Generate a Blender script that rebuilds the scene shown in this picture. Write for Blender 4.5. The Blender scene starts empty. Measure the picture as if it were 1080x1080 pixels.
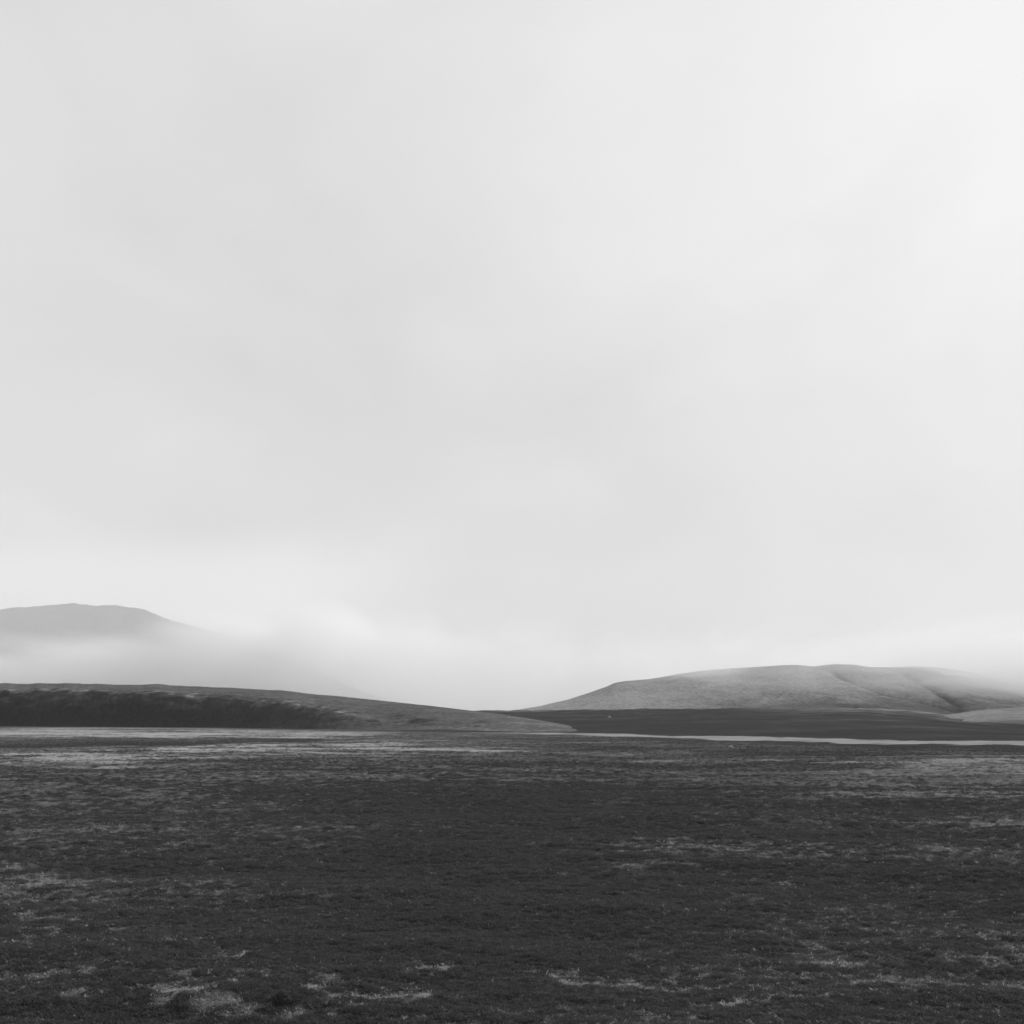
import bpy, math, random
import numpy as np
from mathutils import Vector

rng = np.random.default_rng(7)
random.seed(7)
scene = bpy.context.scene
COL = scene.collection
F, HROW, CAMZ = 1250.0, 758.0, 3.2          # focal length and horizon of the photograph (1080 px), eye height in metres

# ------------------------------------------------------------------ scene settings
scene.render.engine = 'CYCLES'
cy = scene.cycles
cy.use_denoising = True
cy.max_bounces = 12
cy.diffuse_bounces = 3
cy.transmission_bounces = 4
cy.volume_bounces = 9
cy.volume_step_rate = 0.22
cy.volume_max_steps = 256
scene.view_settings.view_transform = 'Standard'
scene.view_settings.look = 'None'
scene.view_settings.exposure = 0.0
scene.view_settings.gamma = 1.0

# ------------------------------------------------------------------ noise
def _h(ix, iy, seed):
    n = (ix.astype(np.int64) * 374761393 + iy.astype(np.int64) * 668265263 + seed * 1442695041) & 0xffffffff
    n = ((n ^ (n >> 13)) * 1274126177) & 0xffffffff
    return ((n ^ (n >> 16)) & 0xffff) / 65535.0

def noise(x, y, seed=0):
    ix, iy = np.floor(x), np.floor(y)
    fx, fy = x - ix, y - iy
    ix, iy = ix.astype(np.int64), iy.astype(np.int64)
    def g(a, b):
        t = _h(ix + a, iy + b, seed) * 2 * math.pi
        return np.cos(t) * (fx - a) + np.sin(t) * (fy - b)
    u = fx * fx * fx * (fx * (fx * 6 - 15) + 10)
    v = fy * fy * fy * (fy * (fy * 6 - 15) + 10)
    a = g(0, 0) * (1 - u) + g(1, 0) * u
    b = g(0, 1) * (1 - u) + g(1, 1) * u
    return (a * (1 - v) + b * v) * 1.5          # about -1..1

def fbm(x, y, octs=4, seed=0, gain=0.5):
    s, a, t = 0.0, 1.0, 0.0
    for o in range(octs):
        s = s + a * noise(x * 2 ** o + 17.3 * o, y * 2 ** o - 9.1 * o, seed + o * 101)
        t += a
        a *= gain
    return s / t * 1.4

def sstep(a, b, x):
    t = np.clip((x - a) / (b - a), 0, 1)
    return t * t * (3 - 2 * t)

# ------------------------------------------------------------------ materials
def new_mat(name):
    m = bpy.data.materials.new(name)
    m.use_nodes = True
    nt = m.node_tree
    nt.nodes.clear()
    return m, nt, nt.nodes.new('ShaderNodeOutputMaterial')

def ramp_node(nt, stops):
    r = nt.nodes.new('ShaderNodeValToRGB')
    e = r.color_ramp.elements
    while len(e) < len(stops):
        e.new(0.5)
    for k, (p, v) in enumerate(stops):
        e[k].position = p
        e[k].color = (v, v, v, 1)
    return r

def moor_material(name, stops, fine, amount, bump=0.0, depth=1.0):
    """vegetation cover and painted cloud shade (vertex attribute: 0 dark heath .. 1 bleached dry grass) broken up by fine noise"""
    m, nt, out = new_mat(name)
    L = nt.links.new
    at = nt.nodes.new('ShaderNodeAttribute'); at.attribute_name = 'cover'
    tc = nt.nodes.new('ShaderNodeTexCoord')
    n1 = nt.nodes.new('ShaderNodeTexNoise'); n1.inputs['Scale'].default_value = fine
    n1.inputs['Detail'].default_value = 5; n1.inputs['Roughness'].default_value = 0.65
    mp = nt.nodes.new('ShaderNodeMapping'); mp.inputs['Scale'].default_value = (1, depth, 1)
    L(tc.outputs['Object'], mp.inputs['Vector']); L(mp.outputs[0], n1.inputs['Vector'])
    mr = nt.nodes.new('ShaderNodeMapRange')
    mr.inputs['From Min'].default_value = 0.3; mr.inputs['From Max'].default_value = 0.7
    mr.inputs['To Min'].default_value = -amount; mr.inputs['To Max'].default_value = amount
    L(n1.outputs['Fac'], mr.inputs['Value'])
    ad = nt.nodes.new('ShaderNodeMath'); ad.operation = 'ADD'; ad.use_clamp = True
    L(at.outputs['Fac'], ad.inputs[0]); L(mr.outputs['Result'], ad.inputs[1])
    rp = ramp_node(nt, stops)
    L(ad.outputs[0], rp.inputs['Fac'])
    d = nt.nodes.new('ShaderNodeBsdfDiffuse'); d.inputs['Roughness'].default_value = 0.6
    L(rp.outputs['Color'], d.inputs['Color'])
    if bump:
        b = nt.nodes.new('ShaderNodeBump'); b.inputs['Strength'].default_value = 1.0
        b.inputs['Distance'].default_value = bump
        L(n1.outputs['Fac'], b.inputs['Height']); L(b.outputs['Normal'], d.inputs['Normal'])
    L(d.outputs[0], out.inputs['Surface'])
    return m

def leaf_material(name, albedo, spread, transl):
    m, nt, out = new_mat(name)
    L = nt.links.new
    oi = nt.nodes.new('ShaderNodeObjectInfo')
    at = nt.nodes.new('ShaderNodeAttribute'); at.attribute_name = 'tone'
    mr = nt.nodes.new('ShaderNodeMapRange')
    mr.inputs['To Min'].default_value = albedo / spread; mr.inputs['To Max'].default_value = albedo * spread
    L(oi.outputs['Random'], mr.inputs['Value'])
    mu = nt.nodes.new('ShaderNodeMath'); mu.operation = 'MULTIPLY'
    L(mr.outputs['Result'], mu.inputs[0]); L(at.outputs['Fac'], mu.inputs[1])
    d = nt.nodes.new('ShaderNodeBsdfDiffuse'); t = nt.nodes.new('ShaderNodeBsdfTranslucent')
    L(mu.outputs[0], d.inputs['Color']); L(mu.outputs[0], t.inputs['Color'])
    mx = nt.nodes.new('ShaderNodeMixShader'); mx.inputs['Fac'].default_value = transl
    L(d.outputs[0], mx.inputs[1]); L(t.outputs[0], mx.inputs[2])
    L(mx.outputs[0], out.inputs['Surface'])
    return m

STOPS = [(0.0, 0.068), (0.3, 0.10), (0.6, 0.19), (1.0, 0.46)]
M_ground = moor_material('moor ground', STOPS, 20.0, 0.26, 0.02)
M_hill = moor_material('hill grass', STOPS, 0.7, 0.12, 0.18, 0.4)
M_far = moor_material('far hill grass', STOPS, 0.25, 0.13, 1.2, 0.3)
M_rock = moor_material('mountain rock', [(0, 0.03), (1, 0.09)], 0.01, 0.3, 10.0)
M_pale = leaf_material('bleached grass', 0.42, 1.4, 0.35)
M_dark = leaf_material('heather', 0.094, 1.22, 0.25)
M_mid = leaf_material('short grass', 0.19, 1.35, 0.3)

# ------------------------------------------------------------------ mesh helpers
def grid_mesh(name, X, Y, Z, cover, mat, wrap=False, kind='structure'):
    n, k = X.shape
    co = np.stack([X, Y, Z], -1).reshape(-1, 3).astype(np.float32)
    idx = np.arange(n * k).reshape(n, k)
    if wrap:
        idx = np.concatenate([idx, idx[:, :1]], 1)
    q = np.stack([idx[:-1, :-1], idx[:-1, 1:], idx[1:, 1:], idx[1:, :-1]], -1).reshape(-1, 4).astype(np.int32)
    me = bpy.data.meshes.new(name)
    me.vertices.add(len(co)); me.vertices.foreach_set('co', co.ravel())
    me.loops.add(q.size); me.loops.foreach_set('vertex_index', q.ravel())
    me.polygons.add(len(q))
    me.polygons.foreach_set('loop_start', np.arange(0, q.size, 4, dtype=np.int32))
    me.polygons.foreach_set('use_smooth', np.ones(len(q), dtype=bool))
    me.update(calc_edges=True)
    me.validate()
    a = me.attributes.new('cover', 'FLOAT', 'POINT')
    a.data.foreach_set('value', np.clip(cover, 0, 1).astype(np.float32).ravel())
    me.materials.append(mat)
    o = bpy.data.objects.new(name, me)
    COL.objects.link(o)
    o['kind'] = kind
    return o

def px_of(x, y):
    return 540 + F * x / np.maximum(y, 1e-3)

# ------------------------------------------------------------------ the moor: height, vegetation cover and the painted cloud shade round the sunlit strip
STRIP_X = np.array([-40., 12., 43., 65., 100., 160.])
STRIP_N = np.array([262., 235., 150., 128., 100., 70.])      # near edge of the grass strip painted pale as sunlit
STRIP_Fa = np.array([300., 268., 205., 177., 148., 112.])    # far edge

def ground_h(x, y):
    r = np.hypot(x, y)
    nf = sstep(1.0, 6.0, r)
    near = np.clip(1 - r / 400, 0, 1)
    h = 0.30 * fbm(x / 34, y / 24, 3, 11) * sstep(4, 20, r) * sstep(500, 120, r)
    h = h + 0.20 * fbm(x / 11, y / 5.5, 3, 25) * sstep(4, 16, r) * sstep(330, 120, r)
    h = h + 0.075 * fbm(x / 2.2, y / 1.5, 4, 21, 0.6) * nf * (0.3 + 0.7 * near)
    h = h + 0.035 * np.abs(fbm(x / 0.5, y / 0.45, 3, 31, 0.6)) * nf * near
    # low dark rise behind the pale strip, on the right
    fa = np.interp(x, STRIP_X, STRIP_Fa)
    d = y - fa
    rise = np.clip(d, 0, 540) * 0.0166 * sstep(0, 60, d)
    rise = rise * (1 - sstep(540, 1100, d))
    q = px_of(x, y)
    rise = rise * sstep(380, 480, q) * (1 - 0.75 * sstep(900, 1090, q)) * (y > 10)
    h = h + rise + (0.45 * fbm(x / 26, y / 40, 3, 41) + 0.25 * fbm(x / 7, y / 12, 3, 43)) * sstep(230, 420, y) * sstep(0, 1, rise)
    return h - 1.0 * sstep(900, 2000, r)

PATCH = [  # column, row, half width, half height, amount   (pixels of the photograph, measured on the flat moor)
    (452, 1028, 24, 6, 2.1), (400, 1050, 45, 7, 1.9), (345, 1052, 25, 5, .9), (625, 1032, 44, 6, 1.6), (560, 1026, 26, 4, .6), (270, 1068, 55, 6, .8), (215, 1040, 60, 8, .40),
    (60, 1037, 45, 5, .8), (125, 1019, 16, 4, .9), (40, 985, 62, 13, .45), (22, 1008, 30, 8, .4), (150, 1060, 60, 8, .45),
    (255, 1020, 30, 5, .45), (815, 1024, 50, 4, .30), (845, 1055, 60, 6, .12), (960, 1036, 55, 4, .15), (1040, 1065, 60, 9, .10), (880, 1020, 200, 40, -.06), (900, 1065, 200, 14, -.1),
    (885, 1015, 16, 3, .6), (1060, 1000, 50, 14, .3), (780, 1060, 40, 5, .3), (720, 1040, 50, 4, .3), 
    (760, 893, 140, 6, .15), (900, 902, 130, 4, .15), (690, 887, 70, 5, .10), (660, 911, 50, 2, .3), (760, 836, 70, 4, .2),
    (1040, 808, 130, 9, .50), (1020, 832, 120, 7, .42), (900, 842, 70, 2.5, .45), (1050, 842, 60, 4, .45), (1060, 873, 80, 5, .32), (1010, 870, 60, 4, .2),
    (890, 803, 40, 1.6, .5), (820, 801, 50, 2, .3), (700, 803, 90, 2, .35), (600, 795, 100, 2, .18),
    (100, 773, 210, 5.0, .80), (330, 776, 150, 3, .50), (60, 799, 150, 5, .72), (230, 791, 130, 4.5, .60), (340, 786, 100, 3, .50), (480, 792, 110, 2.4, .50),
    (120, 805, 30, 2, .35), (230, 812, 30, 3, .3), (50, 842, 60, 3, .18), (38, 878, 22, 3, .25), (60, 872, 60, 8, .05), (20, 930, 40, 14, .18), (185, 895, 10, 2, .3),
    (520, 815, 90, 3, .16), (560, 783, 140, 2, .22), (640, 775, 60, 1.5, .2),
    (155, 785, 70, 2.8, -.6), (300, 781, 70, 1.8, -.25), (40, 787, 60, 2, -.3),
    (250, 815, 420, 20, .13), (540, 855, 230, 34, -.15), (540, 950, 280, 46, -.13), (470, 1018, 130, 16, -.22), (420, 1008, 90, 18, -.28), (330, 1005, 60, 12, -.15), (500, 1045, 60, 7, -.4), (60, 1073, 95, 7, -.6), (560, 1000, 120, 14, -.15), (297, 1055, 14, 6, -1.2),
    (480, 900, 150, 40, -.06), (880, 880, 60, 6, -.08),
]

def cover_ground(x, y):
    ys = np.maximum(y, 1.0)
    px = 540 + F * x / ys
    row = HROW + F * CAMZ / ys
    r = np.hypot(x, y)
    big = fbm(x / 42, y / 30, 3, 51)
    med = 0.6 * fbm(x / 6.5, y / 3.4, 3, 61) + 0.6 * fbm(x / 24, y / 5.5, 3, 67)
    sml = fbm(x / 1.0, y / 0.6, 3, 71, 0.6)
    fin = fbm(x / 0.22, y / 0.19, 2, 81) * np.clip(1.2 - r / 60, 0, 1)
    c = 0.31 + 0.13 * big + 0.22 * med + 0.20 * sml + 0.22 * fin
    wob = 6 * fbm(x / 14, y / 14, 2, 91)
    front = sstep(3, 8, y)
    for (a, b, w, h, amt) in PATCH:
        g = np.exp(-((px - a + 0.4 * wob) / w) ** 2 - ((row - b + 0.06 * wob * h / 8) / h) ** 2)
        jag = np.clip(0.42 + 1.5 * sml + 0.8 * med + 1.0 * fin, 0, 1.5) if amt > 0 else 1.0
        if b < 815 and amt > 0:
            jag = np.clip(0.62 + 1.0 * med + 0.6 * big + 0.5 * sml, 0, 1.35)
        c = c + front * amt * 1.3 * g * jag
    near = np.interp(x, STRIP_X, STRIP_N) + 6 * fbm(x / 9, y / 60, 5, 5, 0.65)
    fa = np.interp(x, STRIP_X, STRIP_Fa) + 7 * fbm(x / 12, y / 60, 5, 6, 0.65)
    inside = sstep(-6, 8, y - near) * sstep(5, -4, y - fa) * sstep(-14, 12, x)  # sunlit grass between cloud shadows, its light painted as pale cover
    c = c * (1 - inside) + inside * (0.92 + 0.12 * med + 0.22 * fbm(x / 5, y / 7, 3, 8))
    below = sstep(-34, -6, y - near) * sstep(2, -3, y - near) * sstep(12, 50, x)       # cloud shade in front of the strip, painted as dark cover
    c = c * (1 - 0.95 * below) + 0.95 * below * (0.06 + 0.06 * med)
    beyond = sstep(0, 6, y - fa) * sstep(330, 520, px)  # cloud shade on the rise behind the strip, painted into the cover
    streak = fbm(x / 60, y / 26, 3, 15)
    bey = 0.10 + 0.22 * streak + 0.20 * fbm(x / 9, y / 16, 4, 17, 0.6) + 0.16 * sstep(560, 800, y + 90 * fbm(x / 20, y / 60, 3, 19)) + 0.30 * sstep(480, 800, y) * sstep(-.1, .5, streak + 0.3 * sstep(760, 900, px))
    bey = bey + 0.46 * sstep(740, 900, px) * sstep(280, 600, y + 120 * fbm(x / 18, y / 90, 3, 23))
    c = c * (1 - beyond) + beyond * bey
    return c

def polar_ground():
    rr = [0.0, 0.6, 1.2, 2.0, 3.0, 4.0, 5.0, 6.0]
    while rr[-1] < 9000:
        rr.append(rr[-1] * (1.0062 if rr[-1] < 700 else 1.05))
    rr = np.array(rr)
    fine = np.radians(np.arange(-36, 36.01, 0.10))
    coarse = np.radians(np.arange(38, 322.1, 2.0))
    th = np.concatenate([fine, coarse])
    R, T = np.meshgrid(rr, th, indexing='ij')
    X, Y = R * np.sin(T), R * np.cos(T)
    return grid_mesh('ground', X, Y, ground_h(X, Y), np.minimum(cover_ground(X, Y), np.interp(R, [60, 110], [0.55, 1.0])), M_ground, wrap=True)

ground = polar_ground()

# ------------------------------------------------------------------ hills
def crest_z(row, dist):
    return CAMZ + (HROW - row) * dist / F

def left_hill():
    u = np.concatenate([np.arange(-420, -40, 2.0), np.arange(-40, 720, 0.7)])
    yb = np.interp(u, [-420, 0, 100, 200, 360, 480, 560, 640, 720], [600, 500, 462, 430, 352, 306, 287, 262, 244])
    yc = np.interp(u, [-420, 0, 200, 360, 480, 560, 640, 720], [860, 730, 640, 545, 440, 372, 315, 286])
    k = np.ones(61) / 61
    yb = np.convolve(np.pad(yb, 30, mode='edge'), k, 'valid'); yc = np.convolve(np.pad(yc, 30, mode='edge'), k, 'valid')
    row_c = np.interp(u, [-420, -150, 0, 100, 200, 260, 300, 360, 420, 480, 540, 580, 605, 630, 660, 690, 720], [728, 722, 721.5, 722.3, 724.5, 727, 729, 734.5, 740.5, 747, 754.5, 761.0, 765.6, 768.9, 771.4, 773.2, 775])
    row_c = np.convolve(np.pad(row_c, 10, mode='edge'), np.ones(21) / 21, 'valid')
    zc = crest_z(row_c, yc) 
    zb = np.interp(u, [-420, 0, 60, 130, 200, 250, 300, 340, 372, 400], [15, 14.2, 13.4, 12.4, 10.4, 8.6, 6.9, 4.9, 2.6, 0.0])
    zb = np.convolve(np.pad(zb, 20, mode='edge'), np.ones(41) / 41, 'valid')
    s = np.concatenate([np.linspace(-6, 0, 6)[:-1] , np.linspace(0, 40, 150)[:-1]])     # metres in from the foot
    s2 = np.concatenate([np.linspace(0, 1, 120), np.linspace(1.04, 2.2, 25)])           # from 40 m to the crest and down the back
    U = u[None, :]
    D1 = yb[None, :] + s[:, None]
    D2 = (yb + 40)[None, :] + (yc - yb - 40)[None, :] * s2[:, None]
    D = np.concatenate([D1, D2], 0)
    X = (U - 540) / F * D
    Yb, Yc = yb[None, :], yc[None, :]
    X0 = (U - 540) / F * Yb + 0 * D
    off = D - Yb
    w = 21 + 6.5 * fbm(X0 / 60, off / 80, 3, 201) + 0.7 * fbm(X0 / 16, off / 9, 2, 207)
    bank = sstep(0, 1, off / w) ** 1.15 * (1 + 0.07 * fbm(X0 / 24, 0 * off, 3, 203))
    t = np.clip(off / (Yc - Yb), 0, 3)
    up = np.where(t < 1, 1 - (1 - np.clip(t, 0, 1)) ** 1.55, 1 - 0.75 * (np.clip(t, 1, 3) - 1) ** 2)
    base_up = np.where(t < 1, np.clip(t, 0, 1) ** 1.0 * (2 - np.clip(t, 0, 1)) , 1 - 0.75 * (np.clip(t, 1, 3) - 1) ** 2)
    b = zb[None, :]
    mixb = 0.45 * sstep(0, 4, b)
    Z = bank * b + (zc[None, :] - b) * ((1 - mixb) * up + mixb * base_up)
    hump = sstep(3, 16, off) * np.clip(1 - np.abs(t - 0.0), 0.12, 1)
    Z = Z + hump * (0.9 * fbm(X / 16, D / 12, 4, 211) + 0.35 * fbm(X / 4, D / 4, 3, 215)) * sstep(640, 480, U)
    Z = Z - 0.5 * (off < -0.5) * 3 - 0.15
    Dz = D * 0.22 + 1.7 * Z
    # cover: heather on the bank, thin mid grass on top, paler toe
    onbank = (1 - sstep(0.42, 1.22, off / w + 0.34 * fbm(X / 9, Dz / 6, 5, 221, 0.58) + 0.18 * fbm(X / 50, Dz / 20, 2, 223))) * sstep(0.5, 10.5, b + 3.0 * fbm(X / 14, Dz / 8, 4, 227))
    lip = np.exp(-((off / w - 1.2) / 0.5) ** 2) * sstep(1.0, 4.0, b + 0 * off)
    n1 = fbm(X / 30, D / 22, 4, 225); n2 = fbm(X / 5, Dz / 3.5, 4, 231, 0.6)
    c = 0.50 + 0.12 * n1 + 0.10 * n2 + lip * np.clip(-0.04 + 0.5 * n2 + 0.4 * n1, -.25, .25)
    c = c + 0.10 * sstep(430, 580, U) + 0.07 * sstep(0.2, 0.0, t) * sstep(380, 500, U)
    q = U + 0 * D
    rowp = HROW - F * (Z - CAMZ) / D
    spot = sstep(-0.05, 0.35, fbm(X / 11, D / 16, 4, 241)) * np.exp(-((q - 425) / 62) ** 2 - ((rowp - 760.5) / 4.2) ** 2)
    c = c - 0.34 * spot
    c = c * (1 - onbank) + onbank * (0.06 + 0.05 * np.clip(n2, -1, 1))
    return grid_mesh('hill', X, D, Z, c, M_hill)

left_hill()

def generic_hill(name, mat, u, rows, yb, yc, nrows, zbase, back, relief, cov, power=1.4):
    D0 = np.linspace(0, 1, nrows)
    D1 = np.linspace(1, 1 + back, nrows // 3)[1:]
    t = np.concatenate([D0, D1])[:, None]
    Yb, Yc = yb[None, :], yc[None, :]
    D = Yb + (Yc - Yb) * t
    X = (u[None, :] - 540) / F * D
    zc = crest_z(rows, yc)[None, :]
    up = np.where(t < 1, 1 - (1 - np.clip(t, 0, 1)) ** power, 1 - ((t - 1) / back) ** 2 * 1.0)
    Z = zbase + (zc - zbase) * up
    Z = Z + relief(X, D, t, u[None, :])
    return grid_mesh(name, X, D, Z, cov(X, D, t, u[None, :], Z), mat)

# the broad hill on the right
u = np.arange(470, 1500, 1.0)
rows = np.interp(u, [470, 520, 545, 570, 600, 625, 640, 648, 660, 675, 690, 715, 740, 770, 800, 825, 840, 850, 860, 870, 882, 900, 918, 940, 965, 990, 1020, 1060, 1110, 1200, 1500],
                 [756, 751.5, 748.5, 744.5, 737.5, 729.5, 724, 720.5, 718, 717.2, 715.5, 711, 707.3, 705, 703.2, 701.6, 701.2, 702.2, 702.6, 701.4, 700.4, 701, 703.6, 703.8, 702.8, 704, 708, 716, 722, 726, 738])
yb = np.interp(u, [470, 1500], [1150, 1150]) ; yc = np.interp(u, [470, 640, 800, 1500], [1500, 1720, 1850, 1950])

def gully(U, t, pts, width):
    gu = np.interp(t, [p[1] for p in pts], [p[0] for p in pts])
    return np.exp(-((U - gu) / width) ** 2) * sstep(pts[0][1] - .08, pts[0][1] + .05, t) * sstep(pts[-1][1] + .05, pts[-1][1] - .08, t)

G1 = [(1015, 0.14), (985, 0.22), (940, 0.34), (905, 0.50), (880, 0.72)]
G2 = [(1012, 0.20), (985, 0.42), (955, 0.70)]
G3 = [(995, 0.05), (960, 0.10), (900, 0.17), (870, 0.2)]
def relief_r(X, D, t, U):
    z = 3.2 * fbm(X / 120, D / 160, 4, 301) * np.clip(t * 3, 0, 1) * sstep(1.0, 0.75, t) + 1.0 * fbm(X / 30, D / 40, 4, 305) * np.clip(t * 3, 0, 1) * np.where(t > 0.9, 0.35, 1)
    z = z - 9.5 * gully(U, t, G1, 10) - 4.5 * gully(U, t, G2, 8) - 3.0 * gully(U, t, G3, 14)
    return z
def cov_r(X, D, t, U, Z):
    c = 0.89 + 0.08 * fbm(X / 90, D / 130, 4, 311) + 0.07 * fbm(X / 18, D / 30, 4, 315)
    c = c - 0.58 * gully(U, t, G1, 5) - 0.42 * gully(U, t, G2, 6) - 0.22 * gully(U, t, G3, 14)
    crag = np.exp(-((U - 655) / 16) ** 2 - ((t - 0.94) / 0.06) ** 2)
    c = c - 0.25 * crag * (0.6 + 0.8 * fbm(X / 14, D / 20, 3, 321))
    low = sstep(0.40, 0.10, t + 0.07 * fbm(X / 40, D / 60, 4, 331)) * (0.25 + 0.75 * sstep(690, 880, U))
    return c - 0.42 * low
generic_hill('hill', M_far, u, rows, yb, yc, 220, -2.0, 0.9, relief_r, cov_r, 1.25)

# small rounded hill at the right edge
u = np.arange(960, 1700, 1.0)
rows = np.interp(u, [960, 985, 1005, 1030, 1055, 1080, 1130, 1250, 1700], [764, 757, 752.8, 749.4, 747.4, 745.8, 743.5, 740, 748])
yb = np.full_like(u, 330.0); yc = np.interp(u, [960, 1080, 1700], [560, 640, 700])
generic_hill('hill', M_hill, u, rows, yb, yc, 200, -0.6, 0.8,
             lambda X, D, t, U: (0.5 * fbm(X / 24, D / 30, 4, 401) + 0.15 * fbm(X / 5, D / 6, 3, 403)) * np.clip(t * 3, 0, 1) * np.where(t > 0.9, 0.4, 1),
             lambda X, D, t, U, Z: 0.80 + 0.09 * fbm(X / 26, D / 34, 4, 411) + 0.07 * fbm(X / 5, D / 9, 4, 415) - 0.40 * sstep(0.40, 0.0, t + 0.09 * fbm(X / 20, D / 20, 2, 3)))

# far table mountain on the left
u = np.arange(-420, 420, 1.0)
rows = np.interp(u, [-420, -200, -80, -20, 0, 12, 30, 55, 75, 88, 100, 120, 135, 152, 165, 180, 198, 215, 245, 300, 360, 420],
                 [690, 668, 652, 646, 643.2, 640.8, 640.2, 638, 636.2, 637.2, 639, 638, 640.2, 642.6, 648, 654.5, 658.5, 664, 671, 690, 720, 745])
yb = np.full_like(u, 5300.0); yc = np.full_like(u, 6000.0)
generic_hill('mountain', M_rock, u, rows, yb, yc, 120, -5.0, 0.6,
             lambda X, D, t, U: 45 * fbm(X / 260, D / 420, 5, 501) * sstep(0, .3, t) * sstep(1.0, 0.8, t) + 4 * fbm(X / 40, D / 60, 3, 505) * sstep(1.6, 1.0, t) * sstep(0, .3, t),
             lambda X, D, t, U, Z: 0.4 + 0.35 * fbm(X / 200, Z / 60, 4, 511), 1.2)

# ------------------------------------------------------------------ grass and heather (uncountable: one object each)
def mesh_from(name, V, faces, tone, mat):
    me = bpy.data.meshes.new(name)
    me.from_pydata([tuple(v) for v in V], [], faces)
    a = me.attributes.new('tone', 'FLOAT', 'POINT')
    a.data.foreach_set('value', np.array(tone, dtype=np.float32))
    me.materials.append(mat)
    return me

def grass_tuft(seed, mat, n, hmin, hmax, spread, lean, width):
    r = random.Random(seed)
    V, Fc, T = [], [], []
    for _ in range(n):
        a, d = r.uniform(0, 2 * math.pi), spread * math.sqrt(r.random())
        bx, by = d * math.cos(a), d * math.sin(a)
        dr = r.uniform(0, 2 * math.pi)
        dx, dy = math.cos(dr), math.sin(dr)
        h = r.uniform(hmin, hmax); ln = h * r.uniform(0.3, 1.0) * lean
        wx, wy = -dy * width / 2, dx * width / 2
        k0 = len(V); tn = r.uniform(0.55, 1.3)
        for (t, ww) in ((0, 1.0), (0.55, 0.85), (1.0, 0.15)):
            px, py, pz = bx + dx * ln * t * t, by + dy * ln * t * t, h * (t - 0.25 * lean * t * t) - 0.012
            V += [(px - wx * ww, py - wy * ww, pz), (px + wx * ww, py + wy * ww, pz)]
            T += [tn * (0.75 + 0.35 * t)] * 2
        Fc += [(k0, k0 + 1, k0 + 3, k0 + 2), (k0 + 2, k0 + 3, k0 + 5, k0 + 4)]
    return V, Fc, T

def heather_clump(seed, n, rad, hgt, leaf):
    r = random.Random(seed)
    V, Fc, T = [], [], []
    for _ in range(n):
        a, d = r.uniform(0, 2 * math.pi), math.sqrt(r.random())
        z = hgt * (1 - d * d) * r.uniform(0.45, 1.1) - 0.005
        c = np.array([rad * d * math.cos(a), rad * d * math.sin(a), z])
        p = np.array([r.gauss(0, 1), r.gauss(0, 1), r.gauss(0.6, 1)]); p /= np.linalg.norm(p)
        q = np.cross(p, [r.gauss(0, 1), r.gauss(0, 1), r.gauss(0, 1)]); q /= np.linalg.norm(q) + 1e-6
        s = leaf * r.uniform(0.6, 1.4)
        k0 = len(V)
        V += [c - q * s * 0.3, c + p * s * 0.6 - q * s * 0.12, c + p * s, c + p * s * 0.5 + q * s * 0.3]
        Fc.append((k0, k0 + 1, k0 + 2, k0 + 3))
        T += [r.uniform(0.75, 1.25)] * 4
    return V, Fc, T

def variants(cname, makers, mat):
    c = bpy.data.collections.new(cname)
    for k, mk in enumerate(makers):
        V, Fc, T = mk
        o = bpy.data.objects.new('%s_%s' % (cname, 'abcdefgh'[k]), mesh_from(cname, V, Fc, T, mat))
        o['kind'] = 'stuff'
        c.objects.link(o)
    return c, len(makers)

C_pale, n_pale = variants('pale_tuft', [grass_tuft(10 + k, M_pale, 34, 0.02, 0.055 + 0.012 * k, 0.085, 1.2 + 0.25 * k, 0.0055) for k in range(4)], M_pale)
C_mid, n_mid = variants('short_tuft', [grass_tuft(30 + k, M_mid, 34, 0.02, 0.065, 0.085, 1.0 + 0.2 * k, 0.006) for k in range(4)], M_mid)
C_dark, n_dark = variants('heather_tuft', [heather_clump(50 + k, 120, 0.09 + 0.015 * k, 0.032 + 0.008 * k, 0.026) for k in range(4)], M_dark)

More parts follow.
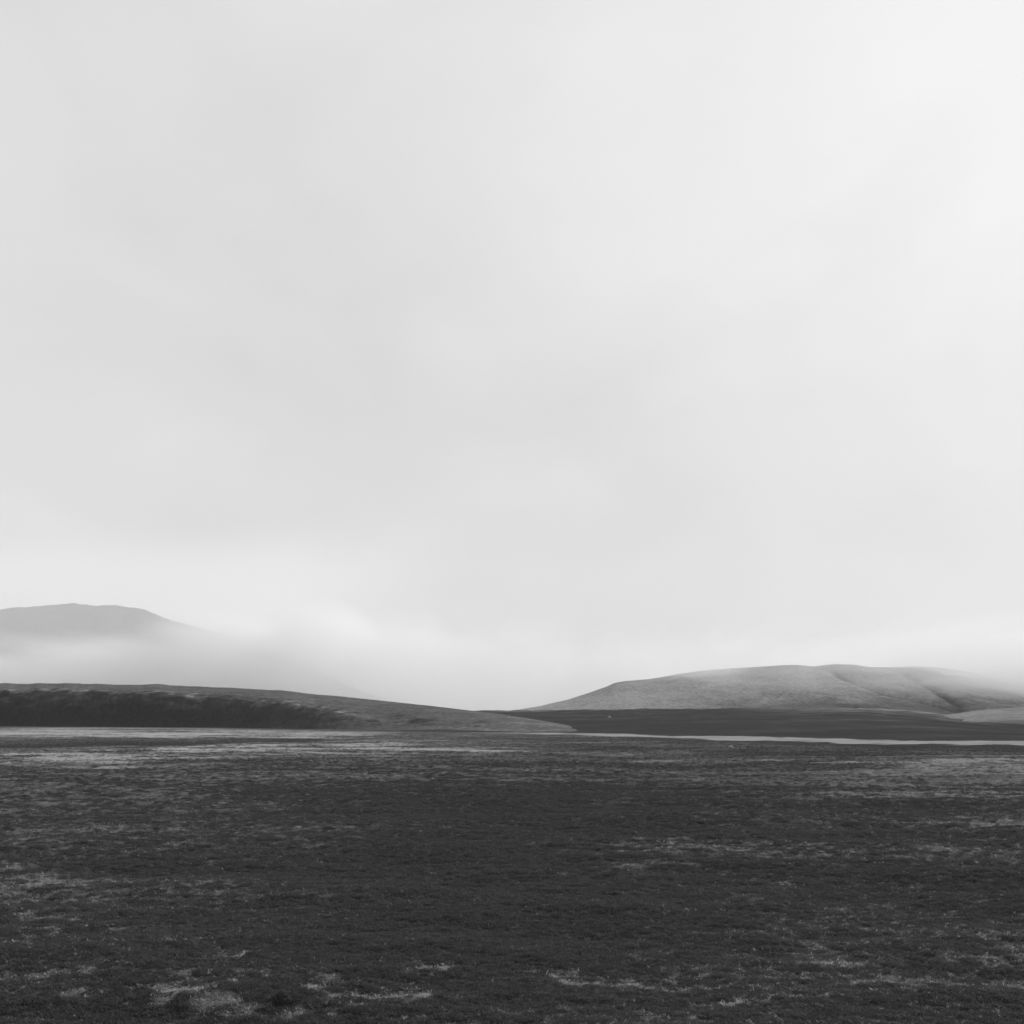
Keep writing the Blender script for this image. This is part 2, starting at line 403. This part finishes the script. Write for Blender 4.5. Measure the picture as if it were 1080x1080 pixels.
def scatter(name, coll, n_var, P, scale, label):
    n = len(P)
    me = bpy.data.meshes.new(name)
    me.vertices.add(n); me.vertices.foreach_set('co', P.astype(np.float32).ravel())
    for nm, ty, val in (('tilt', 'FLOAT_VECTOR', np.stack([rng.normal(0, .12, n), rng.normal(0, .12, n), rng.uniform(0, 6.283, n)], -1)),
                        ('size', 'FLOAT', scale), ('kind_no', 'INT', rng.integers(0, n_var, n))):
        a = me.attributes.new(nm, ty, 'POINT')
        a.data.foreach_set('vector' if ty == 'FLOAT_VECTOR' else 'value', (val.astype(np.int32) if ty == 'INT' else val.astype(np.float32)).ravel())
    o = bpy.data.objects.new(name, me); COL.objects.link(o)
    o['kind'] = 'stuff'; o['label'] = label; o['category'] = name
    g = bpy.data.node_groups.new(name, 'GeometryNodeTree')
    g.interface.new_socket('Geometry', in_out='INPUT', socket_type='NodeSocketGeometry')
    g.interface.new_socket('Geometry', in_out='OUTPUT', socket_type='NodeSocketGeometry')
    N, L = g.nodes.new, g.links.new
    gi, go = N('NodeGroupInput'), N('NodeGroupOutput')
    ci = N('GeometryNodeCollectionInfo'); ci.inputs['Collection'].default_value = coll
    ci.inputs['Separate Children'].default_value = True; ci.inputs['Reset Children'].default_value = True
    ip = N('GeometryNodeInstanceOnPoints'); ip.inputs['Pick Instance'].default_value = True
    def attr(nm, ty):
        a = N('GeometryNodeInputNamedAttribute'); a.data_type = ty; a.inputs['Name'].default_value = nm
        return a.outputs['Attribute']
    L(gi.outputs[0], ip.inputs['Points']); L(ci.outputs[0], ip.inputs['Instance'])
    L(attr('kind_no', 'INT'), ip.inputs['Instance Index'])
    er = N('FunctionNodeEulerToRotation'); L(attr('tilt', 'FLOAT_VECTOR'), er.inputs[0]); L(er.outputs[0], ip.inputs['Rotation'])
    L(attr('size', 'FLOAT'), ip.inputs['Scale'])
    L(ip.outputs[0], go.inputs[0])
    md = o.modifiers.new('scatter', 'NODES'); md.node_group = g
    return o

N_T = 420000
r_ = np.exp(rng.uniform(math.log(8.5), math.log(230.0), N_T))
a_ = np.radians(rng.uniform(-32, 32, N_T))
gx, gy = r_ * np.sin(a_), r_ * np.cos(a_)
keep = ~((np.interp(gx, STRIP_X, STRIP_N) - 10 < gy) & (gx > 5)) & (gy < np.interp(px_of(gx, gy), [0, 360, 560, 1080], [420, 330, 262, 260]))
gx, gy, r_ = gx[keep], gy[keep], r_[keep]
cv = np.clip(cover_ground(gx, gy), 0, 1)
pr = rng.random(len(gx))
gz = ground_h(gx, gy)
pp = np.clip((cv - 0.28) / 0.62, 0, 1) ** 1.3 * 0.9 + 0.035
pm = pp + (1 - pp) * (0.12 + 0.75 * sstep(0.16, 0.42, cv))
size = 0.62 * rng.uniform(0.6, 1.5, len(gx)) * (np.minimum(r_, 60) / 14) ** 0.35 * np.interp(r_, [60, 220], [1.0, 0.8])
P = np.stack([gx, gy, gz], -1)
sel = pr < pp
scatter('grass', C_pale, n_pale, P[sel], 0.8 * size[sel], 'bleached pale dry grass growing in patches across the moor')
sel = (pr >= pp) & (pr < pm)
scatter('grass', C_mid, n_mid, P[sel], size[sel], 'short darker grass growing all over the open moor')
sel = pr >= pm
scatter('heather', C_dark, n_dark, P[sel], size[sel], 'low dark heather covering the shaded looking moor')

C_wisp, n_wisp = variants('stalk_wisp', [grass_tuft(70 + k, M_pale, 5, 0.03, 0.09, 0.022, 1.3, 0.0075) for k in range(6)], M_pale)
n = 130000
r_ = np.exp(rng.uniform(math.log(9.0), math.log(60.0), n)); a_ = np.radians(rng.uniform(-31, 31, n))
gx, gy = r_ * np.sin(a_), r_ * np.cos(a_)
cv = np.clip(cover_ground(gx, gy), 0, 1); clump = fbm(gx / 0.5, gy / 0.3, 4, 901, 0.7); q = px_of(gx, gy)
dens = np.clip(0.10 + 0.5 * clump, 0, 1) * (0.45 + 1.3 * sstep(560, 1000, q) + 0.9 * sstep(420, 60, q)) + 0.9 * sstep(0.3, 0.7, cv)
sel = rng.random(n) < dens * 0.75
scatter('grass', C_wisp, n_wisp, np.stack([gx, gy, ground_h(gx, gy) + 0.02], -1)[sel], (0.52 * rng.uniform(0.6, 1.4, n) * (r_ / 14) ** 0.3)[sel],
        'thin scattered bleached stalks standing between the heather')

# ------------------------------------------------------------------ the few single things one can pick out
def on_moor(px, row):
    y = F * CAMZ / (row - HROW); x = (px - 540) * y / F
    for _ in range(6):
        z = float(ground_h(np.array([x]), np.array([y]))[0])
        y = F * (CAMZ - z) / (row - HROW); x = (px - 540) * y / F
    return x, y, float(ground_h(np.array([x]), np.array([y]))[0])

V, Fc, T = heather_clump(91, 900, 0.11, 0.13, 0.035)
o = bpy.data.objects.new('heather_clump', mesh_from('heather_clump', V, Fc, T, M_dark)); COL.objects.link(o)
o.location = on_moor(297, 1061)
o['label'] = 'small dark rounded heather clump standing in the pale grass patch'; o['category'] = 'heather'

m, nt, out = new_mat('pale stone')
n1 = nt.nodes.new('ShaderNodeTexNoise'); n1.inputs['Scale'].default_value = 9; n1.inputs['Detail'].default_value = 6
rp = ramp_node(nt, [(0.3, 0.25), (0.7, 0.50)]); d = nt.nodes.new('ShaderNodeBsdfDiffuse')
nt.links.new(n1.outputs['Fac'], rp.inputs['Fac']); nt.links.new(rp.outputs['Color'], d.inputs['Color']); nt.links.new(d.outputs[0], out.inputs['Surface'])
def boulder(seed, loc, size, label):
    import bmesh
    bm = bmesh.new(); bmesh.ops.create_icosphere(bm, subdivisions=4, radius=1.0)
    for v in bm.verts:
        c = np.array(v.co)
        a = fbm(np.array([c[0] * 1.3 + c[2]]), np.array([c[1] * 1.3 - c[2]]), 4, seed)[0]
        k = 1 + 0.28 * a
        v.co = Vector((c[0] * size[0] * k, c[1] * size[1] * k, max(c[2], -0.35) * size[2] * k))
    me = bpy.data.meshes.new('boulder'); bm.to_mesh(me); bm.free(); me.materials.append(m)
    o = bpy.data.objects.new('boulder', me); COL.objects.link(o); o.location = loc
    o['label'] = label; o['category'] = 'boulder'; o['group'] = 'pale boulders on the moor'
bx, by, bz = on_moor(771, 791.5)
boulder(5, (bx, by, bz + 0.10), (0.24, 0.2, 0.2), 'pale boulder on the near moor in front of the pale strip')
by = 430.0; bx = (643 - 540) * by / F
boulder(9, (bx, by, float(ground_h(np.array([bx]), np.array([by]))[0]) + 0.3), (0.62, 0.5, 0.55), 'pale boulder high on the dark rise below the broad hill')

# ------------------------------------------------------------------ mist and haze
def box(name, lo, hi):
    (x0, y0, z0), (x1, y1, z1) = lo, hi
    V = [(x0, y0, z0), (x1, y0, z0), (x1, y1, z0), (x0, y1, z0), (x0, y0, z1), (x1, y0, z1), (x1, y1, z1), (x0, y1, z1)]
    Fc = [(0, 3, 2, 1), (4, 5, 6, 7), (0, 1, 5, 4), (1, 2, 6, 5), (2, 3, 7, 6), (3, 0, 4, 7)]
    me = bpy.data.meshes.new(name); me.from_pydata(V, [], Fc)
    o = bpy.data.objects.new(name, me); COL.objects.link(o)
    o['kind'] = 'stuff'
    return o

hz = box('haze', (-9600, -9600, -3.5), (9600, 9600, 800))
hz['label'] = 'thin even haze in the air over the whole moor'; hz['category'] = 'haze'
m, nt, out = new_mat('haze air')
pv = nt.nodes.new('ShaderNodeVolumePrincipled')
pv.inputs['Color'].default_value = (0.97, 0.97, 0.97, 1); pv.inputs['Density'].default_value = 2.5e-5
pv.inputs['Anisotropy'].default_value = 0.1
nt.links.new(pv.outputs[0], out.inputs['Volume'])
hz.data.materials.append(m)

def mist(name, lo, hi, dens, aniso, label, build):
    o = box(name, lo, hi)
    o['label'] = label; o['category'] = 'mist'
    m, nt, out = new_mat(name + ' droplets')
    N, L = nt.nodes.new, nt.links.new
    tc = N('ShaderNodeTexCoord'); sx = N('ShaderNodeSeparateXYZ'); L(tc.outputs['Object'], sx.inputs[0])
    def mth(op, a, b=None, clamp=False):
        n = N('ShaderNodeMath'); n.operation = op; n.use_clamp = clamp
        for k, v in enumerate((a, b)):
            if v is None: continue
            if isinstance(v, (int, float)): n.inputs[k].default_value = v
            else: L(v, n.inputs[k])
        return n.outputs[0]
    def mrange(v, a, b, c, d, smooth=True):
        n = N('ShaderNodeMapRange'); n.interpolation_type = 'SMOOTHSTEP' if smooth else 'LINEAR'
        L(v, n.inputs['Value'])
        for k, q in zip(('From Min', 'From Max', 'To Min', 'To Max'), (a, b, c, d)): n.inputs[k].default_value = q
        return n.outputs['Result']
    def nz(sx_, sy_, sz_, detail, seed):
        mp = N('ShaderNodeMapping'); mp.inputs['Scale'].default_value = (1 / sx_, 1 / sy_, 1 / sz_); mp.inputs['Location'].default_value = (seed, seed * 1.7, 0)
        L(tc.outputs['Object'], mp.inputs['Vector'])
        n = N('ShaderNodeTexNoise'); n.inputs['Scale'].default_value = 1; n.inputs['Detail'].default_value = detail; n.inputs['Roughness'].default_value = 0.55
        L(mp.outputs[0], n.inputs['Vector'])
        return n.outputs['Fac']
    d = build(sx.outputs, mth, mrange, nz)
    pv = N('ShaderNodeVolumePrincipled')
    pv.inputs['Color'].default_value = (0.993, 0.993, 0.993, 1); pv.inputs['Anisotropy'].default_value = aniso
    L(mth('MULTIPLY', d, dens), pv.inputs['Density'])
    L(pv.outputs[0], out.inputs['Volume'])
    o.data.materials.append(m)
    return o

def valley(s, mth, mrange, nz):
    n = nz(230, 3000, 120, 6, 3.0)
    big = nz(900, 3000, 900, 2, 9.0)
    # billowing top: about 260 m on the left, highest beside the mountain, lower again to the right
    top = mth('ADD', mrange(s['X'], -1450, -1130, 200, 325), mrange(s['X'], -700, 300, 0, -95))
    top = mth('ADD', top, mth('ADD', mth('MULTIPLY', n, 230), mth('MULTIPLY', mth('SUBTRACT', big, 0.5), 120)))
    q = mth('DIVIDE', mth('SUBTRACT', top, s['Z']), 110, True)
    q = mth('MULTIPLY', mth('MULTIPLY', q, q), 3.6e-3)
    q = mth('ADD', q, mrange(s['Z'], 520, 760, 7.4e-4, 0))
    q = mth('MULTIPLY', q, mrange(s['X'], -1060, -100, 1, 0.34))
    return mth('MULTIPLY', q, mth('MULTIPLY', mrange(s['Y'], 4000, 4200, 0, 1), mrange(s['Y'], 4900, 5150, 1, 0)))
mist('mist', (-4000, 4000, 0), (4000, 5150, 780), 1.0, 0.05, 'pale mist bank lying in the valley before the far mountain', valley)

def veil(s, mth, mrange, nz):
    n = nz(95, 1500, 55, 6, 8.0)
    patch = mrange(n, 0.49, 0.66, 0, 1)
    right = mrange(mth('ADD', s['X'], mth('MULTIPLY', n, 160)), 500, 780, 0, 1)
    thick = mth('ADD', mth('ADD', mrange(s['X'], 250, 480, 0.08, 0.17), mth('MULTIPLY', patch, mrange(s['Z'], 20, 90, 0.10, 0.55))), mth('MULTIPLY', right, mth('ADD', 0.35, n)))
    top = mth('ADD', mrange(s['X'], 330, 750, 126, 136), mth('MULTIPLY', mth('SUBTRACT', n, 0.5), 130))
    zf = mth('MULTIPLY', mth('DIVIDE', mth('SUBTRACT', top, s['Z']), 75, True), mrange(s['Z'], 4, 40, 0, 1))
    return mth('MULTIPLY', mth('MULTIPLY', thick, zf), mrange(s['X'], 120, 300, 0, 1))
mist('mist', (100, 1400, 2), (1900, 1950, 205), 9e-3, 0.0, 'thin drifting mist veiling the right end of the broad hill', veil)

# ------------------------------------------------------------------ sun and sky
SUN_AZ, SUN_EL = math.radians(38), math.radians(25)
sd = (math.sin(SUN_AZ) * math.cos(SUN_EL), math.cos(SUN_AZ) * math.cos(SUN_EL), math.sin(SUN_EL))
ld = bpy.data.lights.new('sun', 'SUN'); ld.energy = 4.6; ld.angle = math.radians(0.6); ld.color = (1, 1, 1)
lo = bpy.data.objects.new('sun', ld); COL.objects.link(lo)
lo.rotation_euler = Vector((-sd[0], -sd[1], -sd[2])).to_track_quat('-Z', 'Y').to_euler()
lo.location = (60, 80, 60)

w = bpy.data.worlds.new('World'); scene.world = w; w.use_nodes = True
nt = w.node_tree; nt.nodes.clear()
N, L = nt.nodes.new, nt.links.new
out = N('ShaderNodeOutputWorld'); bg = N('ShaderNodeBackground'); bg.inputs['Strength'].default_value = 0.1
sky = N('ShaderNodeTexSky'); sky.sky_type = 'NISHITA'; sky.sun_disc = False
sky.sun_elevation = SUN_EL; sky.sun_rotation = SUN_AZ; sky.dust_density = 2.0
bw = N('ShaderNodeRGBToBW'); L(sky.outputs[0], bw.inputs[0])
tc = N('ShaderNodeTexCoord')
def wm(op, a, b=None, clamp=False):
    n = N('ShaderNodeMath'); n.operation = op; n.use_clamp = clamp
    for k, v in enumerate((a, b)):
        if v is None: continue
        if isinstance(v, (int, float)): n.inputs[k].default_value = v
        else: L(v, n.inputs[k])
    return n.outputs[0]
def direction(px, row):
    v = Vector(((px - 540) / F, 1.0, (HROW - row) / F)); v.normalize(); return v
def wnoise(scale, seed, detail, dist=0.0):
    mp = N('ShaderNodeMapping'); mp.inputs['Scale'].default_value = scale; mp.inputs['Location'].default_value = (seed, seed, seed)
    L(tc.outputs['Generated'], mp.inputs['Vector'])
    n = N('ShaderNodeTexNoise'); n.inputs['Scale'].default_value = 1; n.inputs['Detail'].default_value = detail
    n.inputs['Roughness'].default_value = 0.45; n.inputs['Distortion'].default_value = dist
    L(mp.outputs[0], n.inputs['Vector'])
    return n.outputs['Fac']
# thin bright cloud: uneven thickness of the veil
lum = wm('ADD', 0.776, wm('MULTIPLY', wm('SUBTRACT', wnoise((4, 4, 7), 2.0, 3, 0.6), 0.5), 0.14))
lum = wm('ADD', lum, wm('MULTIPLY', wm('SUBTRACT', wnoise((7, 7, 12), 5.0, 5, 0.4), 0.5), 0.07))
for (px, row, width, amp) in [(1160, 190, 330, 0.195), (70, 150, 110, 0.05), (0, 0, 170, -0.065), (230, 300, 230, -0.045), (600, 480, 260, -0.03), (420, 160, 150, -0.02),
                              (20, 560, 160, 0.03), (580, 230, 120, 0.012), (300, 20, 110, 0.03), (900, 60, 200, 0.03), (380, 600, 200, 0.015), (560, 560, 330, -0.035), (1080, 620, 230, -0.10), (620, 230, 160, -0.03), (1080, 0, 200, -0.05)]:
    v = direction(px, row)
    dp = N('ShaderNodeVectorMath'); dp.operation = 'DOT_PRODUCT'; dp.inputs[1].default_value = v
    L(tc.outputs['Generated'], dp.inputs[0])
    k = 2 * (F / width) ** 2 / 2
    e = wm('EXPONENT', wm('MULTIPLY', wm('SUBTRACT', dp.outputs['Value'], 1.0), k))
    lum = wm('ADD', lum, wm('MULTIPLY', e, amp))
cz = N('ShaderNodeSeparateXYZ'); L(tc.outputs['Generated'], cz.inputs[0])
lum = wm('SUBTRACT', lum, wm('MULTIPLY', wm('EXPONENT', wm('MULTIPLY', wm('ABSOLUTE', cz.outputs['Z']), -11.0)), 0.105))
# the cloud veil covers the sky ahead; overhead and behind it opens to the clear sky
front = N('ShaderNodeMapRange'); front.interpolation_type = 'SMOOTHSTEP'; L(cz.outputs['Y'], front.inputs['Value'])
front.inputs['From Min'].default_value = 0.0; front.inputs['From Max'].default_value = 0.6
fac = wm('ADD', 0.40, wm('MULTIPLY', front.outputs['Result'], 0.60), True)
mx = N('ShaderNodeMix'); mx.data_type = 'FLOAT'
L(fac, mx.inputs[0]); L(bw.outputs[0], mx.inputs[2]); L(wm('MULTIPLY', lum, 10.0), mx.inputs[3])
L(mx.outputs[0], bg.inputs['Color']); L(bg.outputs[0], out.inputs['Surface'])

# ------------------------------------------------------------------ camera
cd = bpy.data.cameras.new('camera'); cam = bpy.data.objects.new('camera', cd); COL.objects.link(cam)
cam.location = (0, 0, CAMZ); cam.rotation_euler = (math.radians(90), 0, 0)
cd.sensor_width = 36; cd.sensor_fit = 'HORIZONTAL'; cd.lens = 36 * F / 1080
cd.shift_y = (HROW - 540) / 1080
cd.clip_start = 0.1; cd.clip_end = 40000
scene.camera = cam
